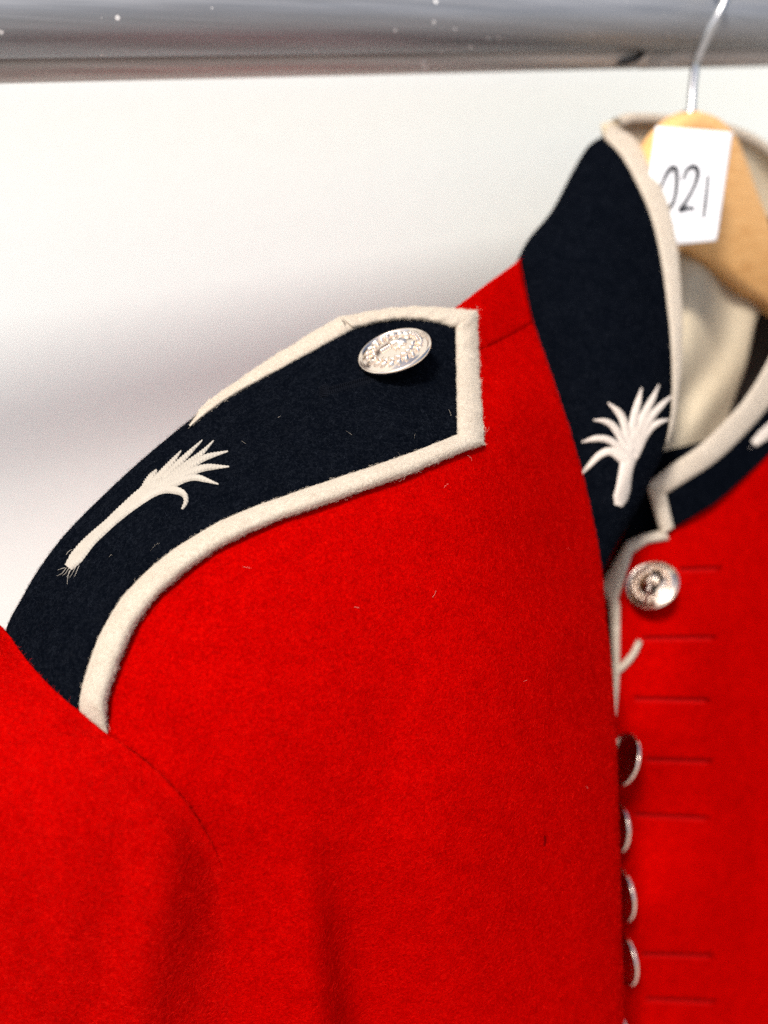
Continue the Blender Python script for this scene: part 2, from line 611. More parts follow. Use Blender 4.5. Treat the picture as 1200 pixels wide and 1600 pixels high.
# raised back yoke above the shoulder seam
def band(F, inner, outer, n, m, prof, h0=0.0):
    """strip between two outlines laid on a depth field; prof(w) lifts it toward the viewer"""
    A, B = inner(n), outer(n)
    wgt = np.linspace(0, 1, m)
    X = A[:, None, :] * (1 - wgt)[None, :, None] + B[:, None, :] * wgt[None, :, None]
    d = F(X[..., 0], X[..., 1]) - prof(wgt)[None, :] - h0
    return P(X[..., 0], X[..., 1], d)


ys = band(FB, lambda n: catmull([(700, 490), (722, 474), (760, 445), (811, 409)], n), lambda n: catmull([(700, 566), (752, 547), (790, 529), (833, 505)], n), 30, 24,
          lambda w_: 0.0014 * np.minimum(1, np.sqrt(np.clip((1 - w_) * 14, 0, 1))) - 0.0002)
ext = []
yd = FB(*catmull([(700, 490), (722, 474), (760, 445), (811, 409)], 30).T)
for dy, dd in ((34, .085), (16, .046), (3, .018), (-1, .005)):
    c_ = catmull([(700, 490), (722, 474), (760, 445), (811, 409)], 30)
    ext.append(P(c_[:, 0] - dy * .5 * np.linspace(0, 1, 30), c_[:, 1] + dy, yd + dd))
ys = np.concatenate([np.stack(ext, 1), ys], 1)
sheet('back_yoke', ys, RED, tunic, thick=0.0003)

# ---- sleeve
SEAM = [(-40, 940), (10, 988), (34, 1022), (62, 1055), (95, 1088), (128, 1115), (165, 1146), (208, 1176), (252, 1212), (292, 1256), (322, 1302), (346, 1352), (366, 1420), (382, 1520), (396, 1640), (404, 1820)]
nS = 140
sm = catmull(SEAM, nS)
sleeve_pts = [(10, 988, .288), (165, 1146, .2672), (250, 1212, .2660), (330, 1310, .2690), (370, 1440, .2770), (396, 1640, .2960), (404, 1820, .313),
              (-60, 1000, .283), (0, 1060, .2765), (80, 1160, .2635), (160, 1260, .2600), (230, 1350, .2630), (280, 1480, .2720), (290, 1700, .292),
              (-40, 1180, .2650), (60, 1320, .2590), (140, 1450, .2650), (180, 1620, .280), (-100, 1400, .2650), (0, 1550, .2710), (60, 1750, .288), (-250, 1100, .292), (-260, 1400, .2780), (-250, 1700, .290), (-120, 1700, .285)]
FS0 = TPS(sleeve_pts, 2e-4)


def FS(px, py):
    px, py = np.broadcast_arrays(np.asarray(px, float), np.asarray(py, float))
    d = FS0(px, py)
    d = d + 0.0034 * gauss(px, py, 150, 1560, 46, 240, 8) - 0.0026 * gauss(px, py, 235, 1560, 45, 200, 5) + 0.0024 * gauss(px, py, 60, 1420, 40, 170, -14)
    d = d + 0.0008 * np.sin(px / 47 + 1.3) * np.clip((py - 1250) / 300, 0, 1)
    return d


mS = 90
far = catmull([(-330, 1010), (-330, 1200), (-330, 1500), (-330, 1820)], nS)
wgt = np.linspace(0, 1, mS) ** 1.25
X = sm[:, None] * (1 - wgt)[None, :, None] + far[:, None] * wgt[None, :, None]
dS = FS(X[..., 0], X[..., 1])
# seam: the sleeve head stands a little proud of the body and turns in along it; low down it melts into the side
dist = np.linalg.norm(X - sm[:, None], axis=-1)
yb = np.interp(sm[:, 1], [960, 1170, 1290, 1400], [1, .85, .4, 0])[:, None]
bodyd = FB(sm[:, 0], sm[:, 1])[:, None]
blend = np.exp(-(dist / np.interp(sm[:, 1], [1180, 1330, 1480, 1640], [22, 40, 85, 130])[:, None]) ** 2)
dS = dS * (1 - blend) + (bodyd - 0.0034 * yb + 0.0006 * (1 - yb)) * blend
Vs = P(X[..., 0], X[..., 1], dS)
inn = [P(sm[:, 0] + a, sm[:, 1] - a * .6, dS[:, 0] + dd) for a, dd in ((-6, .010), (-2, .005), (0.6, .0018))]
Vs = np.concatenate([np.stack(inn, 1), Vs], 1)
sheet('sleeve', Vs, RED, tunic, thick=0.0025)

# ---- shoulder strap: navy panel, cream border in mitred lengths
OUT_LOW = [(168, 1152), (166, 1110), (175, 1070), (186, 1035), (205, 990), (235, 945), (268, 910), (300, 885), (340, 858), (380, 836), (425, 817), (470, 801), (520, 783), (570, 766), (615, 750), (660, 732), (710, 712), (757, 693)]
IN_LOW = [(122, 1120), (124, 1095), (133, 1055), (146, 1015), (162, 980), (192, 932), (226, 895), (262, 865), (300, 840), (340, 816), (385, 796), (430, 780), (480, 762), (530, 745), (575, 731), (620, 715), (668, 697), (713, 679)]
SIL = [(6, 992), (16, 966), (32, 938), (60, 890), (108, 828), (200, 738), (300, 654), (363, 611), (434, 565), (484, 533), (538, 505)]
STRAP_H = 0.0026


def wob(n, amp, per):
    k = np.cumsum(rng.normal(0, 1, n))
    t = np.linspace(0, 1, n)
    return amp * sum(np.sin(2 * math.pi * (t * per * f + rng.random())) / f for f in (1, 2.3, 4.1, 7.7))


def FSTRAP(px, py):
    return FB(px, py) - STRAP_H


strap = None
nA, nB = 110, 60
low = catmull(IN_LOW, nA)
low = low + np.array([0.8, 1.2])            # tuck under the border
ups = catmull(SIL, 86)
upper = np.vstack([ups, polyline([(540, 509), (580, 505), (630, 500), (672, 502), (713, 512)], 24)])
upper = upper[:nA]
# left end follows the sleeve seam from the ridge to the lower edge
v = np.linspace(0, 1, nB)
endL = catmull([(8, 990), (30, 1018), (62, 1060), (95, 1092), (122, 1120)], nB)
endR = polyline([(713, 512), (714, 600), (714, 682)], nB)
uu = np.linspace(0, 1, nA)[:, None, None]
vv = v[None, :, None]
Gs = (1 - vv) * upper[:, None] + vv * low[:, None] + (1 - uu) * endL[None] + uu * endR[None] \
    - ((1 - uu) * (1 - vv) * upper[0] + uu * (1 - vv) * upper[-1] + (1 - uu) * vv * low[0] + uu * vv * low[-1])
ds = FSTRAP(Gs[..., 0], Gs[..., 1])
# a slight dip where it meets its border, and a dished surface
ds = ds + 0.0009 * np.exp(-((1 - v) / 0.03))[None, :] * 1.0
Vst = P(Gs[..., 0], Gs[..., 1], ds)
wr = []
for a, dd in ((40, .075), (22, .045), (8, .020), (1, .0065)):
    kk = np.where(np.arange(nA) < 86, 1.0, 0.05)
    wr.append(P(upper[:, 0] + a * .55 * kk, upper[:, 1] + a * .8 * kk, ds[:, 0] + dd * kk + (1 - kk) * .001))
Vst_full = np.concatenate([np.stack(wr, 1), Vst], 1)
strap = sheet('shoulder_strap', Vst_full, NAVY, tunic, thick=0.0004)


def roll(h, sharp=0.46, base=0.0):
    def f(w_):
        a = np.clip(np.minimum(w_, 1 - w_) / sharp, 0, 1)
        return base + h * np.sqrt(np.clip(1 - (1 - a) ** 2, 0, 1))
    return f


def piping(F, inner, outer, n, m, h, parent, mat=CREAM, smoothc=True, wobble=0.0, name='cream_border', under=0.003, base=0.0, taper=0):
    A = (catmull if smoothc else polyline)(inner, n)
    B = (catmull if smoothc else polyline)(outer, n)
    if wobble:
        nrm = (B - A) / np.linalg.norm(B - A, axis=1, keepdims=True)
        B = B + nrm * wob(n, wobble, 6)[:, None]
        A = A + nrm * wob(n, wobble * .5, 5)[:, None]
    wgt = (1 - np.cos(np.linspace(0, math.pi, m))) / 2
    X = A[:, None] * (1 - wgt)[None, :, None] + B[:, None] * wgt[None, :, None]
    lump = 1 + 0.05 * np.sin(np.linspace(0, 40, n))[:, None] * np.sin(np.linspace(0, 3, m))[None]
    lump[:taper] *= np.linspace(0.1, 1, max(taper, 1))[:taper, None]
    d = F(X[..., 0], X[..., 1]) - roll(h, base=base)(wgt)[None] * lump
    V = P(X[..., 0], X[..., 1], d)
    first = P(X[:, 0, 0], X[:, 0, 1], d[:, 0] + under)
    last = P(X[:, -1, 0], X[:, -1, 1], d[:, -1] + under)
    ends = [np.concatenate([first[:, None], V, last[:, None]], 1)]
    V = ends[0]
    cap0 = V[:1].copy(); cap1 = V[-1:].copy()
    back = (V[0].mean(0) - EYE); back /= np.linalg.norm(back)
    cap0 = cap0 + back * (under + h * .8)
    cap1 = cap1 + back * (under + h * .8)
    V = np.concatenate([cap0, V[:1], V[:1] + (V[1:2] - V[:1]) * .03, V[1:-1], V[-1:] + (V[-2:-1] - V[-1:]) * .03, V[-1:], cap1], 0)
    o = sheet(name, V, mat, parent)
    return o, V


p1, VP1 = piping(FB, IN_LOW, OUT_LOW, 200, 24, 0.0046, strap, wobble=0.9, base=0.0012, taper=10)
p2, VP2 = piping(FB, [(714, 681), (712.5, 600), (711, 512)], [(757, 695), (749.5, 590), (746, 484)], 70, 24, 0.0046, strap, wobble=0.7, base=0.0012)
p3, VP3 = piping(FB, [(710, 513), (672, 503), (630, 500), (590, 505), (556, 514)], [(745, 485), (690, 481), (640, 480), (590, 485), (533, 496)], 70, 24, 0.0042, strap, wobble=0.6, base=0.0012)
p4, VP4 = piping(FB, [(559, 512), (520, 533), (480, 555), (436, 579), (372, 614), (330, 642), (298, 667)], [(536, 493), (492, 517), (458, 539), (421, 561), (357, 605), (322, 630), (295, 664)], 90, 16, 0.0030, strap, wobble=0.3, base=0.0014)

# buttonhole worked in dark thread on the strap
bv, bf = [], []
for s in np.linspace(0, 1, 26):
    for sgn in (-1, 1):
        px, py = 508 + 82 * s, 612 - 22 * s
        c0 = np.array([px - 1 * sgn, py - 3.6 * sgn]); c1 = np.array([px + 1, py + sgn * 4.6])
        st = surf(FSTRAP, np.array([px - 1.0, px, px + 1.0]), np.array([py + sgn * 0.6, py + sgn * 3, py + sgn * 5.4]), np.array([.0001, .00055, .0001]))
        V_, F_ = tube_pts(st, 0.00016, 5)
        k0 = len(bv)
        bv += V_.tolist(); bf += [[i + k0 for i in f] for f in F_]
for s in np.linspace(0, 1, 7):
    px, py = 506, 604 + 16 * s
    st = surf(FSTRAP, np.array([px - 7., px, px + 7]), np.array([py + 1., py, py - 1.]), np.array([.0001, .0006, .0001]))
    V_, F_ = tube_pts(st, 0.0002, 5)
    k0 = len(bv); bv += V_.tolist(); bf += [[i + k0 for i in f] for f in F_]
obj('buttonhole', bv, bf, DARKTHREAD, strap)


# ---- embroidery: each frond a padded, tapering bar of satin stitches
def bar(F, pts, width, n, m=9, h=0.0007, slant=0.5, stitch=0.00105):
    """pts: (px, py) path; width: px at given fractions"""
    c = catmull(pts, n)
    t = np.gradient(c, axis=0); t /= np.linalg.norm(t, axis=1, keepdims=True) + 1e-9
    nn = np.stack([-t[:, 1], t[:, 0]], 1)
    s = np.linspace(0, 1, n)
    wd = np.interp(s, np.linspace(0, 1, len(width)), width) / 2
    wgt = np.linspace(-1, 1, m)
    X = c[:, None] + nn[:, None] * (wd[:, None] * wgt[None])[..., None]
    length = np.linalg.norm(np.diff(P(c[:, 0], c[:, 1], F(c[:, 0], c[:, 1])), axis=0), axis=1).sum()
    nst = length / stitch
    ph = s[:, None] * nst + slant * wgt[None] * wd[:, None] / 2.2
    ridge = 0.5 + 0.5 * np.cos(2 * math.pi * ph)
    prof = np.sqrt(np.clip(1 - wgt ** 2, 0, 1))[None] * np.minimum(1, wd[:, None] / 5)
    off = h * prof * (0.40 + 0.60 * ridge) + 0.00008
    off[:, 0] = off[:, -1] = -0.0003
    off[0] = off[-1] = -0.0003
    jit = 1 + 0.03 * np.sin(ph * 2 * math.pi)
    return surf(F, X[..., 0], X[..., 1], off)


def palm(F, trunk, tw, fronds, roots, mat, label):
    tc = catmull(trunk, 4)
    rootobj_loc = P(trunk[0][0], trunk[0][1], float(F(np.array([trunk[0][0]]), np.array([trunk[0][1]]))[0]))
    Vt = bar(F, trunk, tw, 520, 13, 0.0013)
    pm = sheet('palm_embroidery', Vt, mat, tunic, loc=rootobj_loc)
    if label: pm['label'] = label
    for pts, wd in fronds:
        sheet('frond', bar(F, pts, wd, 260, 9, 0.0012), mat, pm)
    rv, rf = [], []
    for a in roots:
        c = catmull(a, 5)
        st = surf(F, c[:, 0], c[:, 1], np.array([.0001, .00025, .0003, .0002, 0]))
        V_, F_ = tube_pts(st, [0.00009, 0.00008, .00006, .00005, .00003], 5)
        k0 = len(rv); rv += V_.tolist(); rf += [[i + k0 for i in f] for f in F_]
    ro = obj('root_stitching', rv, rf, mat, pm)
    return pm


def z3(*pts): return [(x / 2.4, 600 + y / 2.4) for x, y in pts]
def z4(*pts): return [(780 + x / 2.857, 520 + y / 2.857) for x, y in pts]


fr = [(z3((545, 400), (565, 360), (588, 322)), [16, 15, 10, 3]),
      (z3((560, 390), (625, 320), (680, 250)), [10, 11, 10, 7, 1.5]),
      (z3((590, 380), (670, 300), (720, 250), (760, 210)), [10, 10, 9, 6, 1.5]),
      (z3((600, 385), (700, 305), (755, 262), (802, 212)), [10, 11, 9, 7, 1.5]),
      (z3((610, 385), (700, 320), (770, 278), (856, 252)), [11, 12, 10, 8, 2]),
      (z3((610, 395), (700, 340), (770, 316), (860, 310)), [11, 12, 11, 9, 2]),
      (z3((580, 410), (660, 372), (730, 352), (820, 376)), [11, 11, 10, 9, 2]),
      (z3((500, 455), (570, 412), (630, 396), (685, 410), (698, 440), (683, 470)), [14, 14, 12, 13, 10, 3])]
roots = [z3((250 + 12 * k, 690 - abs(k) * 2), (235 + 13 * k, 712), (215 + 17 * k + random.uniform(-8, 8), 716 + random.uniform(0, 24))) for k in range(0, 5)]
roots += [z3((262, 700), (256, 730), (252, 752)), z3((245, 690), (228, 696), (216, 698)), z3((250, 640), (262, 628), (272, 620))]
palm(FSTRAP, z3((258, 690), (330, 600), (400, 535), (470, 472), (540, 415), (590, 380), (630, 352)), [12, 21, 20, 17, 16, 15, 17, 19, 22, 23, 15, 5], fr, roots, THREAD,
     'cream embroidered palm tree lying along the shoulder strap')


# ---- buttons
def frame_from(nrm, upv):
    z = nrm / np.linalg.norm(nrm)
    x = np.cross(upv, z); x /= np.linalg.norm(x)
    y = np.cross(z, x)
    return x, y, z


BR = 0.0109


def dome(r):
    """height of the button's face at radius r (m)"""
    q = np.clip(r / 0.0098, 0, 1)
    return 0.0016 + 0.0022 * (1 - q ** 2)


def button_mesh():
    prof = [(0.0, -0.0005), (0.0055, -0.0004), (0.0092, 0.0002), (0.0104, 0.0009), (0.0109, 0.0016), (0.01085, 0.0021), (0.0106, 0.0024), (0.0103, 0.0024), (0.0100, 0.0021), (0.0098, 0.0017)]
    for r in np.linspace(0.0096, 0.0, 22):
        prof.append((r, dome(r)))
    n = 72
    V, F = [], []
    for r, z in prof:
        for k in range(n):
            a = 2 * math.pi * k / n
            V.append((max(r, 1e-5) * math.cos(a), max(r, 1e-5) * math.sin(a), z))
    F = gfaces(len(prof), n, wrap=True)
    return np.array(V), F


def leaf_bits(cx, cy, ang, ln, wd, h=0.0007):
    """a small raised leaf on the dome"""
    V = []
    n, m = 7, 5
    for i in range(n):
        s = i / (n - 1)
        hw = wd * math.sin(math.pi * min(1, 0.12 + 0.88 * s)) ** 0.8 * 0.5
        for j in range(m):
            q = -1 + 2 * j / (m - 1)
            x = cx + math.cos(ang) * ln * (s - .5) - math.sin(ang) * hw * q
            y = cy + math.sin(ang) * ln * (s - .5) + math.cos(ang) * hw * q
            e_ = (1 - q * q) * (1 if 0 < i < n - 1 else 0)
            V.append((x, y, dome(math.hypot(x, y)) - 0.0002 + (h + 0.0002) * e_ ** 0.6))
    return np.array(V), gfaces(n, m, flip=True)


def emblem_mesh():
    rr = random.Random(3)
    V, F = [], []

    def add(a):
        k = len(V)
        V.extend(a[0].tolist())
        F.extend([[i + k for i in f] for f in np.asarray(a[1]).tolist()])
    for k in range(9):                                          # palm head
        a = R(90 + (k - 4) * 25)
        ln = 0.0040 - 0.00025 * abs(k - 4)
        add(leaf_bits(math.cos(a) * ln * .58, 0.0004 + math.sin(a) * ln * .58, a, ln, 0.0013, 0.0009))
    for k in range(5):                                          # trunk
        add(leaf_bits(0.0001 * (k % 2), -0.0008 - 0.00065 * k, R(90), 0.0013, 0.0013, 0.0009))
    for sgn in (-1, 1):                                         # wreath of two branches
        for k in range(9):
            a = R(-78 + k * 17.5)
            rad = 0.0069
            x, y = sgn * math.cos(a) * rad, math.sin(a) * rad
            tang = math.atan2(math.cos(a), -sgn * math.sin(a))
            for q in (-1, 1):
                add(leaf_bits(x + math.cos(a) * sgn * q * .0007, y + math.sin(a) * q * .0007, tang + q * sgn * 0.6, 0.0026, 0.0014, 0.0009 + rr.uniform(0, .0003)))
    for k in range(9):                                          # crown of beads at the top
        a = R(62 + k * 7)
        for rad in (0.0074, 0.0083):
            add(leaf_bits(math.cos(a) * rad, math.sin(a) * rad, a, 0.0010, 0.0010, 0.0009))
    return np.array(V), F


BM_V, BM_F = button_mesh()
EM_V, EM_F = emblem_mesh()
PROTO = {}


def local_mesh(name, V, F, mat):
    me = bpy.data.meshes.new(name)
    me.from_pydata(V.tolist(), [], F if isinstance(F, list) else F.tolist())
    me.polygons.foreach_set('use_smooth', [True] * len(me.polygons))
    me.materials.append(mat)
    return me


bme = local_mesh('button', BM_V, BM_F, SILVER)
eme = local_mesh('emblem', EM_V, EM_F, RELIEF)


def button(center, nrm, upv, label=None, scale=1.0, relief=True):
    x, y, z = frame_from(np.asarray(nrm, float), np.asarray(upv, float))
    from mathutils import Matrix
    M = Matrix(((x[0], y[0], z[0], 0), (x[1], y[1], z[1], 0), (x[2], y[2], z[2], 0), (0, 0, 0, 1)))
    o = bpy.data.objects.new('button', bme)
    COL.objects.link(o)
    o.parent = tunic
    M = M @ Matrix.Scale(scale, 4)
    M.translation = Vector(np.asarray(center) - origin_of(tunic))
    o.matrix_local = M
    if relief:
        e_ = bpy.data.objects.new('emblem', eme)
        COL.objects.link(e_)
        e_.parent = o
    if label: o['label'] = label
    return o


def camvec(a, b, c):
    """direction from image right, image up, toward viewer"""
    v_ = a * RT + b * UP - c * FW
    return v_ / np.linalg.norm(v_)


bd = float(FSTRAP(np.array([618.]), np.array([556.]))[0])
sc_ang = R(51)
bn = camvec(-0.37 * math.sin(sc_ang), 0.93 * math.sin(sc_ang), math.cos(sc_ang))
bc = P(619, 557, bd - 0.0045)
button(bc, bn, camvec(.75, .5, 0), 'silver button on the navy shoulder strap', scale=1.10)

# ---- collar, wearer's right half (near): outer face
cr = [
    ((806, 412, .4080), (826, 374, .4160), (862, 330, .4270), (896, 266, .4420), (920, 228, .4500), (946, 211, .4570)),
    ((816, 450, .3960), (868, 385, .4060), (920, 310, .4240), (972, 232, .4500)),
    ((832, 512, .3860), (898, 460, .3930), (960, 390, .4080), (1020, 318, .4360)),
    ((858, 592, .3800), (930, 550, .3840), (990, 500, .3960), (1043, 425, .4220)),
    ((886, 680, .3770), (955, 640, .3790), (1010, 590, .3890), (1052, 540, .4080)),
    ((912, 768, .3760), (965, 735, .3780), (1010, 690, .3860), (1049, 640, .4000)),
    ((930, 845, .3770), (965, 810, .3790), (1000, 765, .3850), (1036, 705, .3950)),
    ((938, 905, .3790), (948, 880, .3810), (966, 845, .3850), (1002, 785, .3930))]
rows = []
for r_ in cr:
    rows.append(catmull(r_, 40))
rows = np.array(rows)
colg = np.stack([catmull(rows[:, j], 90) for j in range(40)], 1)
Vc = P(colg[..., 0], colg[..., 1], colg[..., 2])
# base tucked inside the neckline, back turned away round the neck
tuck = P(colg[:, 0, 0] - 10, colg[:, 0, 1] + 6, colg[:, 0, 2] + .004)
Vc = np.concatenate([tuck[:, None], Vc], 1)
g0 = np.concatenate([colg[:1, :1], colg[:1]], 1)[0]
pre = [P(g0[:, 0] + a, g0[:, 1] + b_, g0[:, 2] + dd) for a, b_, dd in ((60, 22, .075), (26, 10, .040), (6, 2, .016), (-.5, -.5, .005))]
Vcf = np.concatenate([np.stack(pre, 0), Vc], 0)
collar = sheet('collar', Vcf, NAVY, tunic, thick=0.0030)
FCOL = GridField(P(colg[::2, ::2, 0], colg[::2, ::2, 1], colg[::2, ::2, 2]))
FCOLT = TPS(np.stack([colg[::9, ::6, 0].ravel(), colg[::9, ::6, 1].ravel(), colg[::9, ::6, 2].ravel()], 1), 2e-4)

# cream edge of the near collar (rounded, follows the top edge)
EDGE_IN = [(944, 216), (972, 246), (994, 285), (1014, 330), (1028, 380), (1038, 440), (1046, 510), (1050, 580), (1049, 635), (1046, 664), (1041, 690)]
EDGE_OUT = [(952, 194), (990, 215), (1018, 258), (1040, 308), (1054, 360), (1062, 425), (1066, 500), (1064, 580), (1058, 635), (1051, 668), (1043, 692)]


def FED(px, py): return FCOLT(px, py)


pe, VPE = piping(FED, EDGE_IN, EDGE_OUT, 120, 18, 0.0026, collar, wobble=0.3, name='cream_edge', base=0.0006, under=0.006)

cfr = [(z4((585, 520), (548, 380), (486, 312)), [12, 14, 13, 11, 2]),
       (z4((580, 530), (515, 425), (470, 395), (420, 390)), [12, 14, 13, 10, 2]),
       (z4((570, 545), (500, 485), (440, 472), (368, 488)), [12, 13, 12, 10, 2]),
       (z4((560, 565), (500, 530), (450, 545), (400, 595), (364, 635)), [16, 15, 13, 11, 8, 2]),
       (z4((590, 520), (604, 370), (635, 246)), [13, 15, 14, 10, 2]),
       (z4((600, 520), (645, 370), (712, 232)), [13, 15, 14, 11, 2]),
       (z4((605, 530), (660, 400), (720, 325), (775, 278)), [13, 14, 13, 10, 2]),
       (z4((600, 560), (650, 455), (700, 405), (760, 386)), [12, 13, 12, 10, 2])]
crt = [z4((525 + 14 * k, 770 - 12 * k), (520 + 18 * k, 790 - 10 * k), (500 + 22 * k + random.uniform(-6, 6), 815 - 14 * k)) for k in range(0, 6)]
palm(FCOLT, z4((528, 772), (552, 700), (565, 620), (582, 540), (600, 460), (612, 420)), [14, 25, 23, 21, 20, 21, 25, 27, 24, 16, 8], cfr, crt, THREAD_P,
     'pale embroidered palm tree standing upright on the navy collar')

# ---- wearer's left front (far side): red panel with cream edge, its collar end and the dark tab inside the throat
far_pts = [(900, 950, .440), (900, 1600, .455), (945, 950, .428), (960, 1300, .442), (965, 1650, .462), (1010, 900, .421), (1010, 1150, .420), (1010, 1400, .432), (1010, 1650, .448), (1100, 850, .434), (1100, 1200, .432), (1100, 1600, .458),
           (1200, 720, .458), (1200, 1000, .455), (1200, 1300, .464), (1200, 1600, .482), (1400, 700, .530), (1400, 1200, .530), (1400, 1800, .545)]
FF0 = TPS(far_pts, 2e-4)


def FF(px, py):
    px, py = np.broadcast_arrays(np.asarray(px, float), np.asarray(py, float))
    d = FF0(px, py)
    d = d + 0.0030 * gauss(px, py, 1150, 1130, 40, 170, -12) - 0.0016 * gauss(px, py, 1085, 1010, 50, 90) + 0.0010 * np.sin(py / 60) * np.exp(-((px - 1060) / 60) ** 2)
    d = d + 0.0018 * gauss(px, py, 1175, 1380, 34, 160, 6)
    return d


nU2, nV2 = 70, 120
tp = np.vstack([polyline([(938, 925), (978, 856), (1036, 838), (1052, 824)], 26), catmull([(1053, 823), (1085, 802), (1120, 780), (1200, 705), (1300, 600), (1420, 500)], nU2 - 26)])
bt = catmull([(955, 1820), (1420, 1820)], nU2)
lf = catmull([(938, 925), (952, 945), (956, 1000), (957, 1100), (950, 1300), (952, 1600), (955, 1820)], nV2)
rtb = catmull([(1420, 500), (1420, 1820)], nV2)
u = np.linspace(0, 1, nU2)[None, :, None]
v = np.linspace(0, 1, nV2)[:, None, None]
Gf = (1 - v) * tp[None] + v * bt[None] + (1 - u) * lf[:, None] + u * rtb[:, None] - ((1 - u) * (1 - v) * tp[0] + u * (1 - v) * tp[-1] + (1 - u) * v * bt[0] + u * v * bt[-1])
Vf = P(Gf[..., 0], Gf[..., 1], FF(Gf[..., 0], Gf[..., 1]))
farp = sheet('front_panel', Vf, RED, tunic, thick=0.0025)
farp['label'] = 'shaded red front panel with the buttonholes'
piping(FF, [(1046, 843), (1012, 849), (989, 864)], [(1038, 827), (1005, 835), (979, 846)], 30, 12, 0.0024, farp, smoothc=False, name='cream_edge', base=0.0008)
piping(FF, [(989, 863), (966, 936)], [(978, 847), (938, 915)], 30, 12, 0.0024, farp, smoothc=False, name='cream_edge', base=0.0010)
piping(FF, [(965, 932), (969, 950), (969, 1000), (968, 1060), (963, 1118)], [(937, 916), (950, 944), (955, 1000), (957, 1060), (957, 1115)], 60, 12, 0.0024, farp, name='cream_edge', base=0.0008)
tube('loose_cord', surf(FF, *catmull([(962, 1050), (975, 1040), (990, 1022), (1000, 1000)], 16).T, np.linspace(.001, .0025, 16)), np.linspace(.0016, .0013, 16), CREAM, farp, nseg=12)

FC2 = TPS([(1020, 780, .4260), (1050, 820, .4270), (1050, 770, .4240), (1100, 760, .4300), (1100, 720, .4290), (1200, 690, .4570), (1200, 620, .4540), (1300, 580, .490), (1300, 470, .486), (1400, 460, .526), (1400, 380, .520), (1060, 735, .4250), (1200, 570, .4530)], 2e-4)
cA = catmull([(1040, 770), (1075, 748), (1120, 718), (1165, 675), (1205, 628), (1290, 510), (1400, 380)], 60)
cB = catmull([(1052, 826), (1085, 806), (1120, 784), (1165, 745), (1205, 706), (1300, 604), (1420, 496)], 60)
wgt = np.linspace(0, 1, 24)
Xc = cA[:, None] * (1 - wgt)[None, :, None] + cB[:, None] * wgt[None, :, None]
col2 = sheet('collar', P(Xc[..., 0], Xc[..., 1], FC2(Xc[..., 0], Xc[..., 1]) - 0.0006), NAVY, tunic, thick=0.0030)
piping(FC2, [(1040, 772), (1075, 750), (1120, 720), (1165, 677), (1205, 630), (1290, 512), (1400, 382)], [(1010, 757), (1048, 727), (1095, 694), (1142, 648), (1178, 602), (1250, 480), (1360, 340)], 70, 14, 0.0026, col2, name='cream_edge', base=0.0008, under=0.004)
piping(FC2, [(1041, 772), (1047, 800), (1053, 824)], [(1011, 760), (1022, 800), (1033, 835)], 30, 12, 0.0026, col2, name='cream_edge', base=0.0010)
# palm on that collar end runs out of the picture: root and trunk
palm(FC2, [(1176, 694), (1196, 676), (1222, 650), (1250, 620)], [12, 20, 18, 18, 24, 14], [([(1245, 625), (1270, 600), (1300, 560)], [18, 14, 8, 2]), ([(1240, 628), (1275, 620), (1310, 600)], [16, 12, 8, 2]), ([(1240, 620), (1250, 585), (1280, 540)], [16, 12, 8, 2])],
     [[(1178, 694), (1172, 698), (1166, 704 + 3 * k)] for k in range(4)], THREAD_P, 'foot of an embroidered palm on the shaded collar end')

tabg = []
for yy in np.linspace(0, 1, 20):
    l = np.array([1040, 706, .436]) * (1 - yy) + np.array([930, 930, .434]) * yy
    r_ = np.array([1100, 690, .444]) * (1 - yy) + np.array([1060, 930, .440]) * yy
    tabg.append([l * (1 - q) + r_ * q for q in np.linspace(0, 1, 16)])
tabg = np.array(tabg)
sheet('throat_tab', P(tabg[..., 0], tabg[..., 1], tabg[..., 2]), NAVY, tunic, thick=0.002)

# ---- lining inside the neck and back of the collar
lin_rows = [
    [(944, 192, .462), (985, 182, .474), (1040, 184, .488), (1100, 192, .500), (1150, 203, .510), (1200, 230, .522), (1260, 285, .534), (1340, 390, .540)],
    [(960, 300, .466), (1000, 300, .484), (1050, 300, .496), (1100, 310, .506), (1150, 320, .522), (1200, 340, .540), (1260, 390, .560), (1345, 470, .580)],
    [(990, 430, .462), (1020, 430, .472), (1050, 430, .482), (1080, 432, .492), (1110, 438, .504), (1138, 445, .516), (1170, 452, .530), (1205, 465, .546)],
    [(1010, 560, .450), (1035, 560, .459), (1060, 560, .468), (1082, 560, .477), (1105, 562, .488), (1125, 566, .499), (1145, 570, .511), (1165, 575, .523)],
    [(1000, 690, .440), (1030, 700, .445), (1055, 700, .451), (1078, 700, .458), (1095, 700, .464), (1108, 700, .470), (1120, 700, .476), (1130, 700, .482)],
    [(960, 830, .445), (1030, 800, .450), (1055, 800, .456), (1078, 800, .463), (1100, 800, .470), (1120, 800, .478), (1140, 800, .486), (1160, 800, .494)]]
lr = np.array([catmull(np.array(r_), 60) for r_ in lin_rows])
lg = np.stack([catmull(lr[:, j], 80) for j in range(60)], 1)
lgd = lg[..., 2] + 0.0034 * np.sin(lg[..., 0] / 15 + lg[..., 1] / 34 + 1.2 * np.sin(lg[..., 1] / 50)) * 1.3 * np.clip((lg[..., 1] - 340) / 120, 0, 1)
sheet('lining', P(lg[..., 0], lg[..., 1], lgd), LINING, tunic, thick=0.002)
rim = np.array([(962, 190, .468)] + lin_rows[0][1:], float)
rimc = catmull(rim, 70)
tube('cream_rim', P(rimc[:, 0], rimc[:, 1] + 5, rimc[:, 2] - .001), 0.0030, CREAM, tunic, nseg=14)
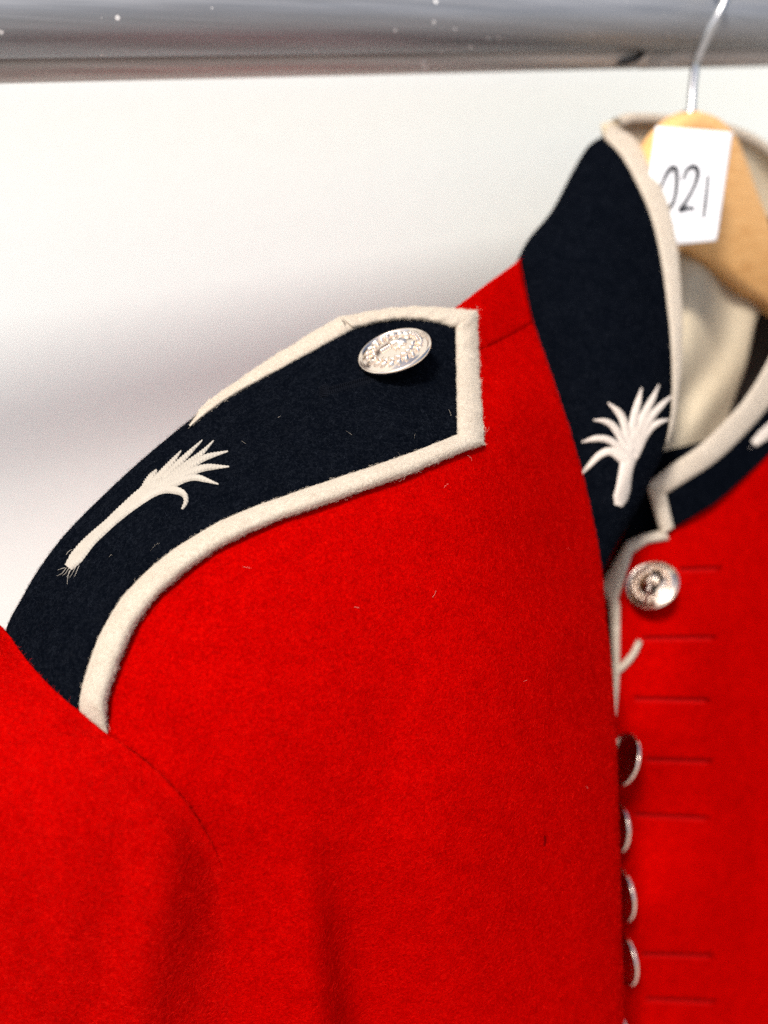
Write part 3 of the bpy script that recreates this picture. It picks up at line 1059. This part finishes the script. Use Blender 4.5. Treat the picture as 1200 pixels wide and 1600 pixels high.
# body lining deeper inside, coloured dark to stand in for the shaded hollow
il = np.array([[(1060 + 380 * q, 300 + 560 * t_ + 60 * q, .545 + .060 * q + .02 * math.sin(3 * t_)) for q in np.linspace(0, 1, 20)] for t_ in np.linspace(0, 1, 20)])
sheet('shaded_inner_lining', P(il[..., 0], il[..., 1], il[..., 2]), SHADELIN, tunic, thick=0.002)
# outside of the collar's back
bk = []
for k in range(12):
    s = k / 11
    bk.append(P(rimc[:, 0] - 4 * s, rimc[:, 1] + 8 + 170 * s, rimc[:, 2] + .006 + .012 * math.sin(math.pi * s)))
sheet('collar_back', np.array(bk), NAVY, tunic, thick=0.002)

# ---- back of the body, closing the jacket behind
bkp = []
for t_ in np.linspace(0, 1, 30):
    row = []
    for q in np.linspace(0, 1, 40):
        px = 40 + 1400 * q
        y0 = np.interp(px, [40, 200, 430, 640, 812, 1000, 1100, 1440], [1090, 860, 680, 600, 560, 760, 840, 720])
        row.append((px, y0 + (1860 - y0) * t_, np.interp(px, [40, 300, 600, 900, 1200, 1440], [.345, .385, .425, .485, .560, .605]) + .015 * math.sin(math.pi * t_) + .004 * math.sin(px / 60)))
    bkp.append(row)
bkp = np.array(bkp)
sheet('back_panel', P(bkp[..., 0], bkp[..., 1], bkp[..., 2]), RED, tunic, thick=0.002)

# ---- buttons and buttonholes down the front
fn = camvec(-0.46, 0.52, 0.72)
fd = lambda x, y: float(FF(np.array([float(x)]), np.array([float(y)]))[0])
button(P(1021, 917, fd(1021, 917) - .004), fn, camvec(.2, 1, 0), 'silver button at the throat of the red front')
for (bx, by, nx, ny) in ((981, 1188, -.88, .30), (969, 1291, -.90, .05), (977, 1396, -.90, -.04), (981, 1496, -.90, -.06), (969, 1612, -.9, -.06)):
    button(P(bx, by, fd(990, by) - .012), camvec(nx, ny, .25), camvec(.1, 1, 0), None, scale=1.0, relief=False)

for (x0, y0, x1, y1) in ((1062, 891, 1118, 889), (1004, 998, 1110, 997), (992, 1092, 1100, 1095), (1010, 1187, 1104, 1190), (992, 1273, 1100, 1279), (1004, 1491, 1106, 1494), (1010, 1561, 1110, 1566)):
    n = max(20, int((x1 - x0) / 2.2))
    hv, hf = [], []
    for k in range(n):
        s = k / (n - 1)
        px, py = x0 + (x1 - x0) * s, y0 + (y1 - y0) * s
        st = surf(FF, np.array([px, px, px]), np.array([py - 5.0, py, py + 5.0]), np.array([-.0002, .0002, -.0002]))
        V_, F_ = tube_pts(st, 0.00022, 5)
        k0 = len(hv); hv += V_.tolist(); hf += [[i + k0 for i in f] for f in F_]
    ho = obj('buttonhole', hv, hf, REDTHREAD, farp)
    c = surf(FF, x1 + 6 + 6 * np.cos(np.linspace(0, 6.28, 17)[:-1]), y1 + 5 * np.sin(np.linspace(0, 6.28, 17)[:-1]), np.full(16, .0003))
    slit = surf(FF, np.linspace(x0, x1 + 8, 20), np.linspace(y0, y1, 20) - 3, np.full(20, .00045))
    V_, F_ = tube_pts(slit, 0.00042, 6)
    obj('slit', V_, F_, HOLE, ho)

# small dark stitch mark low on the chest
tube('pick_stitch', surf(FB, np.array([851., 850.5, 850]), np.array([1306., 1313, 1321]), np.array([0, .0003, 0])), .0003, HOLE, front, nseg=6)


# ---- loose wool fibres standing off the cloth
def fuzz(name, V, count, mat, parent, lmin=.0005, lmax=.0014, lift=.6, width=.00004, mask=None):
    r, c = V.shape[:2]
    a = V[:-1, :-1].reshape(-1, 3); b_ = V[1:, :-1].reshape(-1, 3); d_ = V[:-1, 1:].reshape(-1, 3)
    e1, e2 = b_ - a, d_ - a
    n = np.cross(e1, e2)
    ar = np.linalg.norm(n, axis=1)
    n = n / (ar[:, None] + 1e-15)
    cen = a + e1 / 2 + e2 / 2
    s = np.sign((n * (cen - EYE)).sum(1))
    med = -1 if np.median(s) > 0 else 1
    n = n * med
    if mask is not None:
        x, y, _ = proj(cen)
        ar = ar * mask(x, y)
    k = rng.choice(len(a), count, p=ar / ar.sum())
    u_, v_ = rng.random((count, 1)), rng.random((count, 1))
    p0 = a[k] + e1[k] * u_ + e2[k] * v_ - n[k] * .00005
    nn = n[k]
    t1 = rng.normal(size=(count, 3)); t1 -= nn * (t1 * nn).sum(1, keepdims=True); t1 /= np.linalg.norm(t1, axis=1, keepdims=True)
    t2 = np.cross(nn, t1)
    L = rng.uniform(lmin, lmax, (count, 1)) * np.where(rng.random((count, 1)) < .06, 1.9, 1)
    h = rng.uniform(.1, 1, (count, 1)) ** 1.6 * lift * L
    cu = rng.normal(0, .35, (count, 1)) * L
    pts = [p0, p0 + t1 * L * .35 + nn * h * .75 + t2 * cu * .3, p0 + t1 * L * .7 + nn * h + t2 * cu * .9, p0 + t1 * L * .95 + nn * h * .8 + t2 * cu * 1.6]
    sd = np.cross(t1, (EYE - p0)); sd /= np.linalg.norm(sd, axis=1, keepdims=True) + 1e-12
    sd = sd * (width / 2)
    W = [1, 1, .9, .4]
    VV = np.stack([q for i in range(4) for q in (pts[i] - sd * W[i], pts[i] + sd * W[i])], 1)     # count,8,3
    base = (np.arange(count) * 8)[:, None, None]
    FQ = (base + np.array([[0, 1, 3, 2], [2, 3, 5, 4], [4, 5, 7, 6]])[None]).reshape(-1)
    org = origin_of(parent)
    me = bpy.data.meshes.new(name)
    nv, nf = count * 8, count * 3
    me.vertices.add(nv)
    me.vertices.foreach_set('co', (VV.reshape(-1, 3) - org).ravel())
    me.loops.add(nf * 4)
    me.loops.foreach_set('vertex_index', FQ)
    me.polygons.add(nf)
    me.polygons.foreach_set('loop_start', np.arange(nf) * 4)
    me.update(calc_edges=True)
    me.materials.append(mat)
    o = bpy.data.objects.new(name, me)
    COL.objects.link(o)
    o.parent = parent
    o['kind'] = 'stuff'
    return o


infocus = lambda x, y: ((x > -20) & (x < 990) & (y < 1640)).astype(float) * np.interp(y, [1000, 1600], [1, .5])
fuzz('wool_fuzz', body, 90000, FUZZ_R, front, .0005, .0014, .30, mask=infocus)
fuzz('wool_fuzz', Vs, 30000, FUZZ_R, tunic, .0005, .0014, .30, mask=lambda x, y: ((x > -20) & (y < 1640)).astype(float))
fuzz('wool_fuzz', ys, 2500, FUZZ_R, tunic, .0005, .0014, .35)
fuzz('wool_fuzz', Vst_full, 42000, FUZZ_N, strap, .0005, .0016, .45, width=.000035)
for V_, c_ in ((VP1, 9000), (VP2, 3500), (VP3, 3500), (VP4, 3500)):
    fuzz('wool_fuzz', V_[1:-1], c_, FUZZ_C, strap, .0004, .0012, .55)
fuzz('wool_fuzz', Vc, 9000, FUZZ_N, collar, .0005, .0016, .4, width=.000035)
fuzz('wool_fuzz', VPE[1:-1], 4000, FUZZ_C, collar, .0004, .0011, .5)

fuzz('stray_lint', Vst_full, 45, FUZZ_C, strap, .0008, .0024, .4, width=.00003)
fuzz('stray_lint', body, 16, FUZZ_C, front, .001, .003, .3, width=.00003, mask=infocus)

# ------------------------------------------------------------------ hanger
hd = 0.462
H0 = P(1078, 176, hd)
hs = np.array([0.79, 0.61, 0.0]); hs /= np.linalg.norm(hs)
hn = np.array([0.61, -0.79, 0.0]); hn /= np.linalg.norm(hn)
hz = np.array([0, 0, 1.0])


def onplane(px, py):
    """where the sight line through a photograph position meets the hanger's plane"""
    r_ = P(px, py, 1.0) - EYE
    k = ((H0 - EYE) @ hn) / (r_ @ hn)
    q = EYE + r_ * k - H0
    return q @ hs, q @ hz


hanger = empty('coat_hanger', H0 - hz * 0.10, 'pale varnished wooden coat hanger with a chrome hook inside the jacket collar', 'hanger')
top_px = [(1078, 175), (1110, 184), (1132, 205), (1150, 248), (1165, 295), (1180, 335), (1200, 378)]
low_px = [(1062, 388), (1085, 402), (1120, 430), (1160, 462), (1200, 500)]
tops = [onplane(*q) for q in top_px]
lows = [onplane(*q) for q in low_px]
# right arm carries on to a rounded tip; the left arm mirrors it
tops = tops + [(0.12, -0.062), (0.17, -0.088), (0.205, -0.108)]
sl_ = (lows[-1][1] - lows[-2][1]) / max(1e-4, lows[-1][0] - lows[-2][0])
lows = [(0.0, lows[0][1] + .0005)] + [q for q in lows if q[0] > .004 and q[0] < .075] + [(0.12, -0.115), (0.17, -0.128), (0.208, -0.135)]
tc = catmull(np.array([(0.0, tops[0][1] + .0005)] + [q for q in tops if q[0] > 0.003]), 60)
lc = catmull(np.array(lows), 60)
prof = []
T2 = np.vstack([np.stack([-tc[::-1][:, 0], tc[::-1][:, 1]], 1)[:-1], tc])
L2 = np.vstack([np.stack([-lc[::-1][:, 0], lc[::-1][:, 1]], 1)[:-1], lc])
nh = len(T2)
th = 0.0065
rowsH = []
for k in range(nh):
    a, b_ = T2[k], L2[k]
    bow = 0.25 * (abs(a[0]) ** 2) * 1.6            # arms bend forward like shoulders
    ring = []
    for q, z in ((0.0, 0.55), (0.03, 0.9), (0.1, 1), (0.5, 1), (0.9, 1), (0.97, 0.9), (1.0, 0.55), (1.0, -0.55), (0.97, -0.9), (0.9, -1), (0.5, -1), (0.1, -1), (0.03, -0.9), (0.0, -0.55)):
        p = a * (1 - q) + b_ * q - np.array([0, .030 if a[0] < 0 else 0]) * min(1, abs(a[0]) / .06) ** 2
        ring.append(H0 + hs * p[0] + hz * p[1] + hn * (z * th + bow))
    rowsH.append(ring)
rowsH = np.array(rowsH)
F = gfaces(nh, 14, wrap=True).tolist() + [list(range(14)), [(nh - 1) * 14 + i for i in range(14)][::-1]]
obj('wooden_body', rowsH, F, WOOD, hanger)
hk = np.vstack([catmull(np.array([(1079, 190, hd), (1080, 172, hd), (1082, 140, hd), (1086, 108, hd - .001), (1090, 88, hd - .003), (1098, 70, hd - .006), (1112, 42, hd - .010), (1126, 16, hd - .012), (1140, -14, hd - .012)]), 60)])
hkp = P(hk[:, 0], hk[:, 1], hk[:, 2])
# over the top of the rail and down behind it
cc = UA + UV * ((hkp[-1] - UA) @ UV)
e1 = hkp[-1] - cc
r0 = np.linalg.norm(e1)
e1 /= r0
e2 = np.cross(UV, e1)
if (e2 @ np.array([0, 0, 1])) < 0: e2 = -e2
arc = [cc + (e1 * math.cos(a) + e2 * math.sin(a)) * (r0 * (1 - t) + 0.0147 * t) + UV * 0.004 * t for a, t in zip(np.linspace(0.06, 3.6, 50), np.minimum(1, np.linspace(0, 2.5, 50)))]
tube('hook', np.vstack([hkp, arc]), 0.0019, CHROME, hanger, nseg=14)
ft = [H0 + hz * z for z in (-0.004, 0.0006, 0.0012)]
tube('hook_socket', np.array(ft), [.0036, .0036, .0026], CHROME, hanger, nseg=16)

# ------------------------------------------------------------------ number card
cardc = [(1025, 197, .444), (1145, 207, .452), (1120, 376, .447), (1000, 388, .439)]
nc = 16
cg = np.zeros((nc, nc, 3))
for i in range(nc):
    for j in range(nc):
        s, t_ = j / (nc - 1), i / (nc - 1)
        q = [(1 - s) * (1 - t_), s * (1 - t_), s * t_, (1 - s) * t_]
        cg[i, j] = sum(np.array(c) * k for c, k in zip(cardc, q))
        cg[i, j, 2] += 0.0012 * math.sin(math.pi * s) * t_ - .0006 * t_ ** 2
card = sheet('number_card', P(cg[..., 0], cg[..., 1], cg[..., 2]), PAPER, None, thick=0.0004, loc=P(1065, 380, .444))
tag(card, 'small white card with handwritten 021 in front of the wooden hanger', 'card')
FCARD = GridField(P(cg[..., 0], cg[..., 1], cg[..., 2]))


def z1(*pts): return [(780 + x / 2.857, y / 2.857) for x, y in pts]


def stroke(name, pts, wd):
    n = 60
    c = catmull(pts, n)
    t = np.gradient(c, axis=0); t /= np.linalg.norm(t, axis=1, keepdims=True) + 1e-9
    nn = np.stack([-t[:, 1], t[:, 0]], 1)
    s = np.linspace(0, 1, n)
    w_ = np.interp(s, np.linspace(0, 1, len(wd)), wd) / 2
    X = np.stack([c - nn * w_[:, None], c, c + nn * w_[:, None]], 1)
    V = surf(FCARD, X[..., 0], X[..., 1], np.full(X.shape[:2], .00022))
    return sheet(name, V, INK, card)


stroke('digit', z1((722, 840), (742, 785), (772, 748), (790, 762), (790, 840), (776, 905), (748, 938), (716, 930), (702, 885), (722, 835)), [4.5, 6.1, 8.5, 7.4, 6.9, 6.1, 6.9, 6.1, 5.2, 4.5])
stroke('digit', z1((820, 806), (838, 760), (868, 744), (886, 768), (874, 822), (842, 885), (806, 937), (812, 940), (846, 930), (874, 933)), [4.8, 6.1, 8.9, 8.0, 6.4, 6.1, 6.4, 7.6, 7.4, 6.1])
stroke('digit', z1((932, 780), (925, 860), (911, 976)), [5.2, 5.6, 6.4, 5.2])
